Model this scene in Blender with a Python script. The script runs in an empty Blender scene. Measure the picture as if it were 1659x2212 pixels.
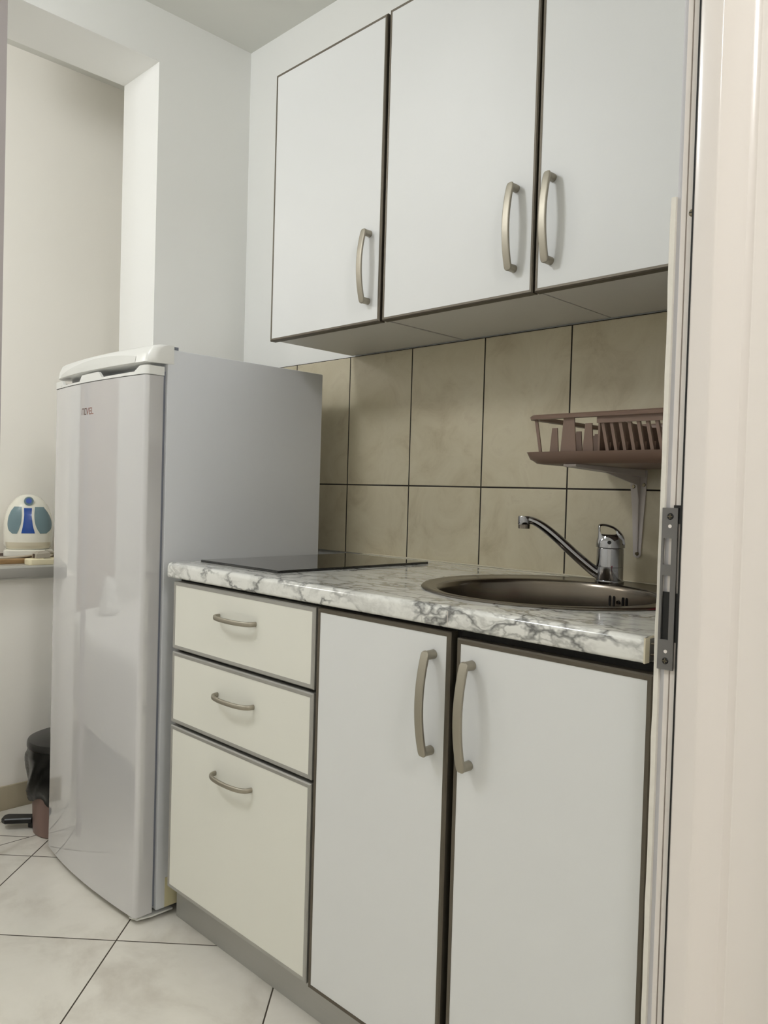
import bpy, bmesh, math, random
from mathutils import Vector, Matrix
random.seed(7)
PI = math.pi
SC = bpy.context.scene
COL = SC.collection

# ------------------------------------------------------------------ camera
cam_data = bpy.data.cameras.new('camera')
cam = bpy.data.objects.new('camera', cam_data)
COL.objects.link(cam)
YAW, PITCH, ROLL = 0.7804, -0.0233, 0.0289
fwd = Vector((-math.sin(YAW) * math.cos(PITCH), math.cos(YAW) * math.cos(PITCH), math.sin(PITCH)))
rgt = Vector((math.cos(YAW), math.sin(YAW), 0))
upv = rgt.cross(fwd)
r2 = math.cos(ROLL) * rgt + math.sin(ROLL) * upv
u2 = -math.sin(ROLL) * rgt + math.cos(ROLL) * upv
M = Matrix((r2, u2, -fwd)).transposed().to_4x4()
M.translation = Vector((1.604, -1.562, 1.017))
cam.matrix_world = M
cam_data.sensor_fit = 'VERTICAL'
cam_data.sensor_height = 36.0
cam_data.lens = 1721.89 / 2212 * 36.0
cam_data.clip_start = 0.02
SC.camera = cam

# ------------------------------------------------------------------ exposure, world, lights
SC.view_settings.view_transform = 'Standard'
SC.view_settings.look = 'None'
SC.view_settings.gamma = 1.0
SC.view_settings.use_curve_mapping = False
SC.view_settings.exposure = 0.0
SC.cycles.max_bounces = 10
SC.cycles.diffuse_bounces = 6
SC.cycles.caustics_reflective = False
SC.cycles.caustics_refractive = False
SC.cycles.sample_clamp_indirect = 4.0

world = bpy.data.worlds.new('world')
SC.world = world
world.use_nodes = True
world.node_tree.nodes['Background'].inputs[0].default_value = (0.9, 0.95, 1.0, 1)
world.node_tree.nodes['Background'].inputs[1].default_value = 0.3


# the lamps: glowing glass globes under the ceiling, built with their fittings at the end of the script
KITCHEN_LAMP = (-0.18, -1.80, 2.29)
HALL_LAMP = (2.45, -1.40, 2.32)
BED_FILL = (-1.95, -2.20, 2.29)  # unseen lamp, added to brighten the bed reflected in the fridge door
GLOBE_R = 0.15
KITCHEN_POWER, HALL_POWER, BED_FILL_POWER = 38.5, 37.0, 22.0


# ------------------------------------------------------------------ material helpers
def lin(c):
    return tuple(((v / 255) / 12.92 if v / 255 <= 0.04045 else ((v / 255 + 0.055) / 1.055) ** 2.4) for v in c)


class NT:
    def __init__(self, name):
        self.m = bpy.data.materials.new(name)
        self.m.use_nodes = True
        self.t = self.m.node_tree
        self.b = self.t.nodes['Principled BSDF']

    def n(self, typ, **kw):
        nd = self.t.nodes.new(typ)
        for k, v in kw.items():
            setattr(nd, k, v)
        return nd

    def l(self, a, b):
        self.t.links.new(a, b)

    def math(self, op, a, b=None, c=None):
        nd = self.n('ShaderNodeMath', operation=op)
        for i, v in enumerate((a, b, c)):
            if v is None:
                continue
            if isinstance(v, (int, float)):
                nd.inputs[i].default_value = v
            else:
                self.l(v, nd.inputs[i])
        return nd.outputs[0]

    def mix(self, fac, a, b):
        nd = self.n('ShaderNodeMix', data_type='RGBA')
        for sock, v in ((nd.inputs[0], fac), (nd.inputs[6], a), (nd.inputs[7], b)):
            if isinstance(v, (int, float)):
                sock.default_value = v
            elif isinstance(v, tuple):
                sock.default_value = (*v[:3], 1)
            else:
                self.l(v, sock)
        return nd.outputs[2]

    def ramp(self, fac, stops):
        nd = self.n('ShaderNodeValToRGB')
        cr = nd.color_ramp
        while len(cr.elements) < len(stops):
            cr.elements.new(0.5)
        for e, (p, c) in zip(cr.elements, stops):
            e.position = p
            e.color = (*c[:3], 1) if isinstance(c, tuple) else (c, c, c, 1)
        self.l(fac, nd.inputs[0])
        return nd.outputs[0]

    def coord(self):
        return self.n('ShaderNodeTexCoord').outputs['Object']

    def noise(self, vec, scale, detail=4, rough=0.55, dist=0.0):
        nd = self.n('ShaderNodeTexNoise')
        nd.inputs['Scale'].default_value = scale
        nd.inputs['Detail'].default_value = detail
        nd.inputs['Roughness'].default_value = rough
        nd.inputs['Distortion'].default_value = dist
        self.l(vec, nd.inputs['Vector'])
        return nd

    def bump(self, h, strength, dist=0.001):
        nd = self.n('ShaderNodeBump')
        nd.inputs['Strength'].default_value = strength
        nd.inputs['Distance'].default_value = dist
        self.l(h, nd.inputs['Height'])
        self.l(nd.outputs[0], self.b.inputs['Normal'])


def mat(name, col, rough=0.5, metal=0.0, vary=0.04, scale=12.0, bump=0.0, bscale=200.0, coat=0.0, spec=0.5, ior=1.45):
    """plain painted / plastic / metal surface with a slight procedural tone variation"""
    k = NT(name)
    c = lin(col)
    co = k.coord()
    f = k.noise(co, scale).outputs['Fac']
    a = tuple(max(0, v * (1 - vary)) for v in c)
    b = tuple(min(1, v * (1 + vary)) for v in c)
    k.l(k.mix(f, a, b), k.b.inputs['Base Color'])
    k.b.inputs['Roughness'].default_value = rough
    k.b.inputs['Metallic'].default_value = metal
    k.b.inputs['IOR'].default_value = ior
    k.b.inputs['Specular IOR Level'].default_value = spec
    if coat:
        k.b.inputs['Coat Weight'].default_value = coat
        k.b.inputs['Coat Roughness'].default_value = 0.04
    if bump:
        k.bump(k.noise(co, bscale, 3).outputs['Fac'], bump)
    return k.m


def mat_floor():
    k = NT('floor_tile')
    co = k.coord()
    sep = k.n('ShaderNodeSeparateXYZ')
    k.l(co, sep.inputs[0])
    x, y = sep.outputs[0], sep.outputs[1]
    ca, sa = math.cos(math.radians(42.5)), math.sin(math.radians(42.5))
    u = k.math('ADD', k.math('MULTIPLY', x, ca), k.math('MULTIPLY', y, sa))
    v = k.math('ADD', k.math('MULTIPLY', x, -sa), k.math('MULTIPLY', y, ca))
    niche = k.math('LESS_THAN', x, -0.698)
    v = k.math('SUBTRACT', v, k.math('MULTIPLY', niche, 0.115))
    T = 0.3785

    def cell(w, off):
        s = k.math('DIVIDE', k.math('SUBTRACT', w, off), T)
        fr = k.math('FRACT', k.math('ADD', s, 100.0))
        d = k.math('MULTIPLY', k.math('MINIMUM', fr, k.math('SUBTRACT', 1.0, fr)), T)
        return d, k.math('FLOOR', k.math('ADD', s, 100.0))
    du, iu = cell(u, -0.5115)
    dv, iv = cell(v, -0.4985)
    d = k.math('MINIMUM', du, dv)
    d = k.math('MINIMUM', d, k.math('ABSOLUTE', k.math('ADD', x, 0.698)))
    d = k.math('MINIMUM', d, k.math('ABSOLUTE', k.math('ADD', x, 0.857)))
    grout = k.math('LESS_THAN', d, 0.0016)
    comb = k.n('ShaderNodeCombineXYZ')
    k.l(k.math('MULTIPLY', iu, 7.3), comb.inputs[0])
    k.l(k.math('MULTIPLY', iv, 5.1), comb.inputs[1])
    add = k.n('ShaderNodeVectorMath', operation='ADD')
    k.l(co, add.inputs[0])
    k.l(comb.outputs[0], add.inputs[1])
    n1 = k.noise(add.outputs[0], 5.0, 7, 0.62, 0.4).outputs['Fac']
    n2 = k.noise(add.outputs[0], 26.0, 5, 0.6).outputs['Fac']
    base = k.ramp(n1, [(0.30, lin((206, 200, 189))), (0.52, lin((229, 225, 215))), (0.75, lin((237, 233, 224)))])
    base = k.mix(k.math('MULTIPLY', n2, 0.25), base, lin((214, 209, 198)))
    k.l(k.mix(grout, base, lin((66, 58, 48))), k.b.inputs['Base Color'])
    k.l(k.mix(grout, (0.22, 0.22, 0.22), (0.9, 0.9, 0.9)), k.b.inputs['Roughness'])
    h = k.n('ShaderNodeMapRange')
    h.inputs[1].default_value = 0.0
    h.inputs[2].default_value = 0.004
    k.l(d, h.inputs[0])
    k.bump(h.outputs[0], 0.5, 0.0012)
    return k.m


def mat_walltile():
    k = NT('beige_wall_tile')
    co = k.coord()
    sep = k.n('ShaderNodeSeparateXYZ')
    k.l(co, sep.inputs[0])
    x, z = sep.outputs[0], sep.outputs[2]
    TW, TH = 0.2417, 0.3652

    def cell(w, off, T):
        s = k.math('ADD', k.math('DIVIDE', k.math('SUBTRACT', w, off), T), 50.0)
        fr = k.math('FRACT', s)
        d = k.math('MULTIPLY', k.math('MINIMUM', fr, k.math('SUBTRACT', 1.0, fr)), T)
        return d, k.math('FLOOR', s)
    dx, ix = cell(x, -0.0867, TW)
    dz, iz = cell(z, 1.0393, TH)
    d = k.math('MINIMUM', dx, dz)
    grout = k.math('LESS_THAN', d, 0.0019)
    comb = k.n('ShaderNodeCombineXYZ')
    k.l(k.math('MULTIPLY', ix, 3.7), comb.inputs[0])
    k.l(k.math('MULTIPLY', iz, 2.9), comb.inputs[2])
    add = k.n('ShaderNodeVectorMath', operation='ADD')
    k.l(co, add.inputs[0])
    k.l(comb.outputs[0], add.inputs[1])
    n1 = k.noise(add.outputs[0], 8.0, 8, 0.65, 0.8).outputs['Fac']
    n2 = k.noise(add.outputs[0], 60.0, 5, 0.7).outputs['Fac']
    base = k.ramp(n1, [(0.28, lin((176, 164, 138))), (0.46, lin((194, 184, 158))), (0.60, lin((200, 191, 166))), (0.78, lin((184, 171, 147)))])
    spk = k.math('GREATER_THAN', n2, 0.70)
    base = k.mix(k.math('MULTIPLY', spk, 0.25), base, lin((150, 134, 100)))
    k.l(k.mix(grout, base, lin((40, 34, 27))), k.b.inputs['Base Color'])
    k.l(k.mix(grout, (0.3, 0.3, 0.3), (0.9, 0.9, 0.9)), k.b.inputs['Roughness'])
    h = k.n('ShaderNodeMapRange')
    h.inputs[2].default_value = 0.004
    k.l(d, h.inputs[0])
    k.bump(h.outputs[0], 0.6, 0.0012)
    return k.m


def mat_marble():
    k = NT('white_grey_marble_laminate')
    co = k.coord()
    mp = k.n('ShaderNodeMapping')
    mp.inputs['Rotation'].default_value = (0.3, 0.2, 0.5)
    mp.inputs['Scale'].default_value = (0.62, 1.0, 1.0)
    k.l(co, mp.inputs[0])
    warp = k.noise(mp.outputs[0], 9.0, 5, 0.6)
    sc = k.n('ShaderNodeVectorMath', operation='SCALE')
    k.l(warp.outputs['Color'], sc.inputs[0])
    sc.inputs['Scale'].default_value = 0.16
    ad = k.n('ShaderNodeVectorMath', operation='ADD')
    k.l(mp.outputs[0], ad.inputs[0])
    k.l(sc.outputs[0], ad.inputs[1])

    def veins(scale, w0, w1):
        vo = k.n('ShaderNodeTexVoronoi', feature='DISTANCE_TO_EDGE')
        vo.inputs['Scale'].default_value = scale
        k.l(ad.outputs[0], vo.inputs['Vector'])
        mr = k.n('ShaderNodeMapRange')
        mr.inputs[1].default_value = w0
        mr.inputs[2].default_value = w1
        mr.inputs[3].default_value = 1.0
        mr.inputs[4].default_value = 0.0
        k.l(vo.outputs['Distance'], mr.inputs[0])
        return mr.outputs[0]
    big = k.noise(mp.outputs[0], 13.0, 4, 0.6).outputs['Fac']
    m1 = k.ramp(big, [(0.38, 0.0), (0.56, 1.0)])
    v1 = k.math('MULTIPLY', veins(17.0, 0.0, 0.10), m1)
    v2 = k.math('MULTIPLY', veins(34.0, 0.0, 0.12), k.ramp(k.noise(mp.outputs[0], 7.0, 4).outputs['Fac'], [(0.47, 0.0), (0.66, 0.8)]))
    fog = k.ramp(k.noise(ad.outputs[0], 22.0, 6, 0.65).outputs['Fac'], [(0.50, 0.0), (0.80, 0.75)])
    base = k.mix(fog, lin((226, 226, 221)), lin((168, 168, 163)))
    base = k.mix(v2, base, lin((146, 146, 142)))
    base = k.mix(v1, base, lin((104, 104, 102)))
    k.l(base, k.b.inputs['Base Color'])
    k.b.inputs['Roughness'].default_value = 0.14
    k.b.inputs['Coat Weight'].default_value = 0.3
    k.b.inputs['Coat Roughness'].default_value = 0.06
    return k.m


def mat_brushed(name, col, rough, aniso_axis=2, scale=900.0):
    k = NT(name)
    co = k.coord()
    mp = k.n('ShaderNodeMapping')
    s = [scale, scale, scale]
    s[aniso_axis] = 6.0
    mp.inputs['Scale'].default_value = s
    k.l(co, mp.inputs[0])
    f = k.noise(mp.outputs[0], 1.0, 3).outputs['Fac']
    c = lin(col)
    k.l(k.mix(f, tuple(v * 0.93 for v in c), tuple(min(1, v * 1.06) for v in c)), k.b.inputs['Base Color'])
    k.b.inputs['Metallic'].default_value = 1.0
    rr = k.n('ShaderNodeMapRange')
    rr.inputs[3].default_value = rough * 0.85
    rr.inputs[4].default_value = rough * 1.15
    k.l(f, rr.inputs[0])
    k.l(rr.outputs[0], k.b.inputs['Roughness'])
    return k.m


def mat_wood():
    k = NT('pale_board_wood')
    co = k.coord()
    mp = k.n('ShaderNodeMapping')
    mp.inputs['Scale'].default_value = (60, 5, 60)
    k.l(co, mp.inputs[0])
    f = k.noise(mp.outputs[0], 1.0, 5, 0.6, 1.0).outputs['Fac']
    k.l(k.ramp(f, [(0.3, lin((150, 118, 78))), (0.7, lin((184, 152, 108)))]), k.b.inputs['Base Color'])
    k.b.inputs['Roughness'].default_value = 0.55
    return k.m


WALL = mat('white_wall_paint', (240, 240, 237), 0.75, bump=0.12, bscale=320, vary=0.015, scale=3)
NICHE = mat('warm_white_wall_paint', (250, 246, 238), 0.75, bump=0.1, bscale=300, vary=0.015, scale=3)
CEIL = mat('ceiling_paint', (222, 222, 216), 0.85, bump=0.08, bscale=300, vary=0.01, scale=3)
FLOOR = mat_floor()
TILE = mat_walltile()
MARBLE = mat_marble()
SKIRT = mat('beige_skirting_tile', (168, 158, 136), 0.4, vary=0.08, scale=18)
LAMW = mat('white_door_laminate', (219, 220, 219), 0.42, vary=0.01, bump=0.05, bscale=700)
LAMC = mat('ivory_drawer_laminate', (224, 223, 213), 0.42, vary=0.01, bump=0.05, bscale=700)
CARC = mat('white_carcass_melamine', (206, 203, 196), 0.45, vary=0.02)
PLINTH = mat_brushed('grey_plinth_foil', (178, 177, 172), 0.42, 0)
PLINTH.node_tree.nodes['Principled BSDF'].inputs['Metallic'].default_value = 0.35
EDGE = mat_brushed('champagne_edge_profile', (98, 91, 80), 0.5, 2)
EDGE.node_tree.nodes['Principled BSDF'].inputs['Metallic'].default_value = 0.6
EDGE_LIT = mat_brushed('lit_drawer_edge_profile', (164, 162, 156), 0.42, 0)  # same edge metal as the doors, paler for the light on the drawers
EDGE_LIT.node_tree.nodes['Principled BSDF'].inputs['Metallic'].default_value = 0.4
HANDLE = mat_brushed('satin_nickel', (166, 160, 147), 0.48, 2)
DARK = mat('dark_gap_tone', (26, 24, 22), 0.7)
CHROME = mat('polished_chrome', (166, 166, 169), 0.06, 1.0, vary=0.01)
STEEL = mat_brushed('brushed_steel', (128, 120, 110), 0.24, 0, 500)
BLACKGLASS = mat('black_hob_glass', (9, 9, 10), 0.04, coat=0.5, vary=0.0)
BLACK = mat('black_plastic', (16, 15, 15), 0.35)
FRIDGE = mat('white_fridge_enamel', (206, 208, 211), 0.30, vary=0.008, bump=0.02, bscale=500)
FRDOOR = mat('glossy_white_fridge_door', (200, 199, 199), 0.06, coat=1.0, vary=0.005)
FRDOOR.node_tree.nodes['Principled BSDF'].inputs['Coat IOR'].default_value = 2.0
FRDOOR.node_tree.nodes['Principled BSDF'].inputs['Coat Roughness'].default_value = 0.025
FRPLAST = mat('white_fridge_plastic', (230, 230, 226), 0.28, vary=0.01)
FRGREY = mat('pale_grey_panel_plastic', (214, 214, 209), 0.3)
GASK = mat('grey_door_gasket', (120, 124, 134), 0.6)
LOGO = mat('brown_logo_print', (120, 72, 58), 0.4)
LOGOD = mat('dark_brown_logo_print', (86, 62, 52), 0.4)
TAPE = mat('yellowed_tape', (214, 206, 168), 0.5)
PVC = mat('white_door_frame_plastic', (232, 225, 219), 0.22, vary=0.006, coat=0.4)
PVCW = mat('scuffed_white_edge', (226, 222, 212), 0.5, vary=0.1, scale=60)
PVCG = mat('pale_grey_frame_groove', (206, 205, 209), 0.35)
STRIKE = mat('grey_zinc_plate', (110, 108, 106), 0.45, 0.4, vary=0.08, scale=60)
SCREW = mat('screw_metal', (130, 120, 100), 0.3, 1.0)
TAUPE = mat('taupe_brown_plastic', (118, 96, 83), 0.42, vary=0.05)
BRACK = mat('grey_painted_bracket', (196, 188, 182), 0.4)
KWHITE = mat('glossy_cream_white_plastic', (234, 231, 218), 0.2, coat=0.4)
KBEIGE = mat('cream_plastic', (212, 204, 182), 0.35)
KSLATE = mat('slate_blue_plastic', (112, 134, 140), 0.35)
KBLUE = mat('royal_blue_plastic', (22, 70, 150), 0.2, coat=0.4)
KBUTT = mat('button_blue_plastic', (70, 96, 170), 0.3)
WOOD = mat_wood()
STRIPM = mat('cream_socket_plastic', (232, 222, 190), 0.4)
PLUGM = mat('grey_plug_rubber', (168, 160, 146), 0.6)
CABLE = mat('pale_cable_rubber', (196, 184, 166), 0.5)
TRAYM = mat('dark_brown_tray', (70, 54, 44), 0.45)
SILL = mat('grey_sill_laminate', (176, 174, 166), 0.35)
SILLD = mat('grey_sill_edge', (150, 147, 140), 0.4)
BINM = mat('rosy_brown_bin_plastic', (126, 102, 94), 0.4)
BAG = mat('black_bin_bag_film', (14, 14, 14), 0.28, bump=0.4, bscale=45, coat=0.2)
BINLID = mat('dark_bin_lid', (34, 33, 31), 0.3)
RED = mat('crimson_sponge', (190, 20, 70), 0.8, bump=0.5, bscale=400)
CLOTH = mat('white_tablecloth', (232, 230, 226), 0.8, bump=0.1, bscale=500)
LAMPM = mat('white_lamp_housing', (230, 230, 228), 0.4)
TABLEW = mat('table_wood', (120, 84, 58), 0.5)


# ------------------------------------------------------------------ mesh helpers
def box(bm, x0, x1, y0, y1, z0, z1, bev=0.0, seg=2):
    t = bmesh.new()
    bmesh.ops.create_cube(t, size=1)
    for v in t.verts:
        v.co = Vector(((x0 + x1) / 2 + v.co.x * (x1 - x0), (y0 + y1) / 2 + v.co.y * (y1 - y0), (z0 + z1) / 2 + v.co.z * (z1 - z0)))
    if bev:
        bmesh.ops.bevel(t, geom=t.edges[:], offset=bev, segments=seg, profile=0.5, affect='EDGES')
    join(bm, t)
    return bm


def join(bm, t, mtx=None):
    mp = {}
    for v in t.verts:
        mp[v] = bm.verts.new(mtx @ v.co if mtx else v.co)
    for f in t.faces:
        try:
            bm.faces.new([mp[v] for v in f.verts])
        except ValueError:
            pass
    t.free()


def B(*a, **k):
    return box(bmesh.new(), *a, **k)


def loft(bm, rings, cap0=True, cap1=True, closed=True):
    vs = [[bm.verts.new(p) for p in r] for r in rings]
    n = len(rings[0])
    for a, b in zip(vs, vs[1:]):
        for i in range(n if closed else n - 1):
            j = (i + 1) % n
            try:
                bm.faces.new((a[i], a[j], b[j], b[i]))
            except ValueError:
                pass
    if cap0:
        bm.faces.new(list(reversed(vs[0])))
    if cap1:
        bm.faces.new(vs[-1])
    return bm


def circ(cx, cy, z, r, n=32, ry=None):
    ry = r if ry is None else ry
    return [(cx + r * math.cos(2 * PI * i / n), cy + ry * math.sin(2 * PI * i / n), z) for i in range(n)]


def lathe(bm, cx, cy, prof, n=32, cap0=True, cap1=True):
    return loft(bm, [circ(cx, cy, z, r, n) for r, z in prof], cap0, cap1)


def rod(bm, p0, p1, r0, r1=None, n=16):
    r1 = r0 if r1 is None else r1
    p0, p1 = Vector(p0), Vector(p1)
    d = (p1 - p0).normalized()
    a = d.orthogonal().normalized()
    b = d.cross(a)
    rings = [[p + r * (math.cos(2 * PI * i / n) * a + math.sin(2 * PI * i / n) * b) for i in range(n)] for p, r in ((p0, r0), (p1, r1))]
    return loft(bm, rings)


def sweep(bm, pts, wa, wb, ref, n=12, closed=False, square=0.0):
    """sweep an ellipse (half-widths wa along ref, wb across) along points; wa/wb may be lists"""
    pts = [Vector(p) for p in pts]
    N = len(pts)
    rings = []
    for i, p in enumerate(pts):
        if closed:
            t = pts[(i + 1) % N] - pts[i - 1]
        else:
            t = pts[min(i + 1, N - 1)] - pts[max(i - 1, 0)]
        t.normalize()
        rv = Vector(ref)
        a = (rv - rv.dot(t) * t).normalized()
        b = t.cross(a)
        A = wa[i] if isinstance(wa, (list, tuple)) else wa
        Bw = wb[i] if isinstance(wb, (list, tuple)) else wb
        ring = []
        for q in range(n):
            th = 2 * PI * q / n + PI / n
            c, s = math.cos(th), math.sin(th)
            if square:
                e = 1 - square
                c = math.copysign(abs(c) ** e, c)
                s = math.copysign(abs(s) ** e, s)
            ring.append(p + A * c * a + Bw * s * b)
        rings.append(ring)
    if closed:
        rings.append(rings[0])
        t = bmesh.new()
        loft(t, rings, False, False)
        bmesh.ops.remove_doubles(t, verts=t.verts[:], dist=1e-6)
        join(bm, t)
        return bm
    return loft(bm, rings)


def prism(bm, poly, axis, a, b):
    """extrude a 2-D polygon along an axis: 'x' poly=(y,z), 'y' poly=(x,z), 'z' poly=(x,y)"""
    def P(p, w):
        return {'x': (w, p[0], p[1]), 'y': (p[0], w, p[1]), 'z': (p[0], p[1], w)}[axis]
    return loft(bm, [[P(p, a) for p in poly], [P(p, b) for p in poly]])


def rrect(x0, x1, y0, y1, r, z, n=5):
    out = []
    for cx, cy, a0 in ((x1 - r, y1 - r, 0), (x0 + r, y1 - r, PI / 2), (x0 + r, y0 + r, PI), (x1 - r, y0 + r, 1.5 * PI)):
        for i in range(n + 1):
            a = a0 + PI / 2 * i / n
            out.append((cx + r * math.cos(a), cy + r * math.sin(a), z))
    return out


def origin_of(o):
    w = Vector((0, 0, 0))
    rot = 0
    while o:
        w = w + o.location
        o = o.parent
    return w


def obj(name, bm, m, parent=None, sharp=35, smooth=True, label=None):
    """link a bmesh (in scene coordinates) as ONE mesh object; a child is expressed in its thing's own frame"""
    bmesh.ops.recalc_face_normals(bm, faces=bm.faces[:])
    if parent:
        o0 = origin_of(parent)
        for v in bm.verts:
            v.co -= o0
    me = bpy.data.meshes.new(name)
    bm.to_mesh(me)
    bm.free()
    me.materials.append(m)
    if smooth:
        for p in me.polygons:
            p.use_smooth = True
        me.set_sharp_from_angle(angle=math.radians(sharp))
    o = bpy.data.objects.new(name, me)
    COL.objects.link(o)
    if parent:
        o.parent = parent
    if label:
        o['label'] = label
    return o


def tag(o, label, cat, group=None):
    o['label'] = label
    o['category'] = cat
    if group:
        o['group'] = group
    return o


def thing(name, label, cat, loc, group=None):
    o = bpy.data.objects.new(name, None)
    o.empty_display_size = 0.05
    o.location = loc
    COL.objects.link(o)
    return tag(o, label, cat, group)


def struct(name, bm, m, label=None, **k):
    o = obj(name, bm, m, **k)
    o['kind'] = 'structure'
    if label:
        o['label'] = label
    return o


# ------------------------------------------------------------------ room shell
ZC = 2.4616
XL = -0.6233
struct('floor', B(-3.3, 3.2, -3.6, 0.1, -0.05, 0.0), FLOOR, smooth=False)
struct('ceiling', B(-3.3, 3.2, -3.6, 0.1, ZC, ZC + 0.05), CEIL, smooth=False)
struct('wall_back', B(-3.3, 1.24, 0.0, 0.1, 0.0, ZC), WALL, smooth=False)
bm = B(XL - 0.22, XL, -0.333, 0.0, 0, ZC)
box(bm, XL - 0.22, XL, -0.774, -0.333, 2.302, ZC)
box(bm, XL - 0.22, XL, -0.85, -0.774, 2.302, ZC)
struct('wall_left', bm, WALL, smooth=False)
struct('trim_5', B(XL - 0.008, XL, -0.797, -0.7735, 0, 2.302), mat('mauve_grey_jamb_board', (170, 162, 160), 0.6), 'mauve grey jamb board at the left edge of the niche opening', smooth=False)
bm = B(-1.28, -0.945, -0.85, 0.0, 0.0, 0.722)
box(bm, -1.28, -1.18, -0.85, 0.0, 0.722, ZC)
struct('wall_niche', bm, NICHE, smooth=False)
bm = B(1.150, 1.240, -0.560, 0.0, 0, ZC)
box(bm, 1.150, 1.240, -3.6, -2.46, 0, ZC)
box(bm, 1.150, 1.240, -2.46, -0.560, 2.12, ZC)
struct('wall_right', bm, WALL, smooth=False)
struct('wall_front', B(-3.3, 3.2, -3.6, -3.5, 0, ZC), WALL, smooth=False)
struct('wall_far', B(-3.3, -3.2, -3.5, 0.0, 0, ZC), WALL, smooth=False)
DOORW = mat('warm_taupe_door', (178, 164, 154), 0.5)
d2 = struct('door_2', B(-3.20, -3.16, -2.52, -1.66, 0.0, 2.04, bev=0.003), DOORW, 'taupe room door on the far wall reflected in the refrigerator')
obj('door_handle', rod(bmesh.new(), (-3.16, -1.74, 1.02), (-3.11, -1.74, 1.02), 0.010), STEEL, d2)
bm = B(3.1, 3.2, -3.5, 0.1, 0, ZC)
struct('wall_hall', bm, WALL, smooth=False)
struct('wall_hall_back', B(1.24, 3.1, 0.0, 0.1, 0, ZC), WALL, smooth=False)
struct('baseboard_left', B(-0.945, -0.937, -0.774, 0.0, 0.0, 0.075, bev=0.001), SKIRT)
struct('trim_1', B(XL, 1.15, -0.008, 0.0, 0.846, 1.4045), TILE, 'beige tiled backsplash with dark grout lines', smooth=False)

# sill in the niche
bm = bmesh.new()
prism(bm, [(-1.18, 0.732), (-0.905, 0.732), (-0.897, 0.740), (-0.897, 0.757), (-0.902, 0.762), (-1.18, 0.762)], 'y', -0.774, 0.0)
sill = obj('window_sill', bm, SILL)
sill['kind'] = 'structure'
sill['label'] = 'grey laminate sill in the niche left of the refrigerator'
e = obj('edge_band', B(-0.903, -0.8955, -0.774, 0.0, 0.7265, 0.7565, bev=0.001), SILLD, sill)
e = obj('lower_lip', B(-0.945, -0.899, -0.774, 0.0, 0.7215, 0.7265), SILL, sill)

# door frame on the right: one extruded profile per face, gasket, groove and plate
DR = obj('door_1', prism(bmesh.new(), [
    (1.1642, -0.56), (1.1642, -0.627), (1.1705, -0.627), (1.1705, -0.6315), (1.1763, -0.6315), (1.1763, -0.626), (1.1785, -0.626),
    (1.1785, -0.6325), (1.1868, -0.6325), (1.1868, -0.615), (1.1902, -0.615), (1.1902, -0.6405), (1.1925, -0.6435), (1.198, -0.645),
    (1.2155, -0.645), (1.2160, -0.645), (1.2172, -0.6447), (1.2182, -0.6440), (1.2190, -0.6428), (1.2196, -0.6415), (1.2200, -0.6406), (1.2225, -0.636), (1.2275, -0.624), (1.2325, -0.610), (1.2355, -0.600), (1.2390, -0.5965),
    (1.2430, -0.5945), (1.2440, -0.592), (1.2440, -0.440), (1.2395, -0.440), (1.2395, -0.56)], 'z', 0.0, 2.10), PVC, sharp=28)
DR['kind'] = 'structure'
DR['label'] = 'glossy white door frame jamb at the right edge'
obj('gasket', B(1.1869, 1.1901, -0.6385, -0.614, 0.0, 2.10), BLACK, DR, label='black rubber seal strip')
obj('groove_strip', B(1.1643, 1.1704, -0.6285, -0.625, 0.0, 2.10), PVCG, DR)
bm = B(1.150, 1.2440, -0.645, -0.56, 2.10, 2.12)
struct('trim_3', B(1.16, 1.244, -2.46, -0.56, 2.08, 2.12), PVC, 'white door frame head')
struct('trim_4', B(1.16, 1.244, -2.46, -2.40, 0, 2.08), PVC, 'white door frame jamb on the other side')
bm = bmesh.new()
random.seed(3)
segs = 40
rings = []
for i in range(segs + 1):
    z = 1.385 * i / segs
    j = random.uniform(-0.0006, 0.0006)
    rings.append([(1.1568 + j, -0.560, z), (1.1568 + j, -0.6310, z), (1.1578 + j, -0.6322, z), (1.1635, -0.6322, z), (1.1642, -0.6310, z), (1.1642, -0.560, z)])
loft(bm, rings)
struct('trim_2', bm, PVCW, 'chipped white tile edge strip beside the door frame')

# lock strike plate on the jamb
zt, zb = 1.0095, 0.8135
pl = thing('strike_plate', 'grey metal lock strike plate screwed to the white door jamb', 'lock plate', (1.1728, -0.634, zb))


def zy(Y):
    return zt - (Y - 235) / 1725 * (zt - zb)


X0, X1 = 1.1632, 1.1828
SX0, SX1 = 1.1660, 1.1760
bm = bmesh.new()
YF, YB = -0.6365, -0.6340
cuts = [(235, 560), (840, 955), (1640, 1960)]
for a, b in cuts:
    box(bm, X0, X1, YF, YB, zy(b), zy(a))
for a, b in ((560, 840), (955, 1640)):
    box(bm, X0, SX0, YF, YB, zy(b), zy(a))
    box(bm, SX1, X1, YF, YB, zy(b), zy(a))
obj('plate', bm, STRIKE, pl, smooth=False)
for Y in (430, 1765):
    obj('screw_hole', rod(bmesh.new(), (1.1735, -0.6369, zy(Y)), (1.1735, -0.6364, zy(Y)), 0.0022, n=14), PVC, pl, label='pale round hole')
for Y in (325, 1865):
    s = obj('screw', rod(bmesh.new(), (1.1735, -0.6364, zy(Y)), (1.1735, -0.6374, zy(Y)), 0.0042, 0.0034, n=16), BLACK, pl)
    bm = B(1.1735 - 0.0028, 1.1735 + 0.0028, -0.6378, -0.6373, zy(Y) - 0.0005, zy(Y) + 0.0005)
    box(bm, 1.1735 - 0.0005, 1.1735 + 0.0005, -0.6378, -0.6373, zy(Y) - 0.0028, zy(Y) + 0.0028)
    obj('screw_slot', bm, SCREW, s)
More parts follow.
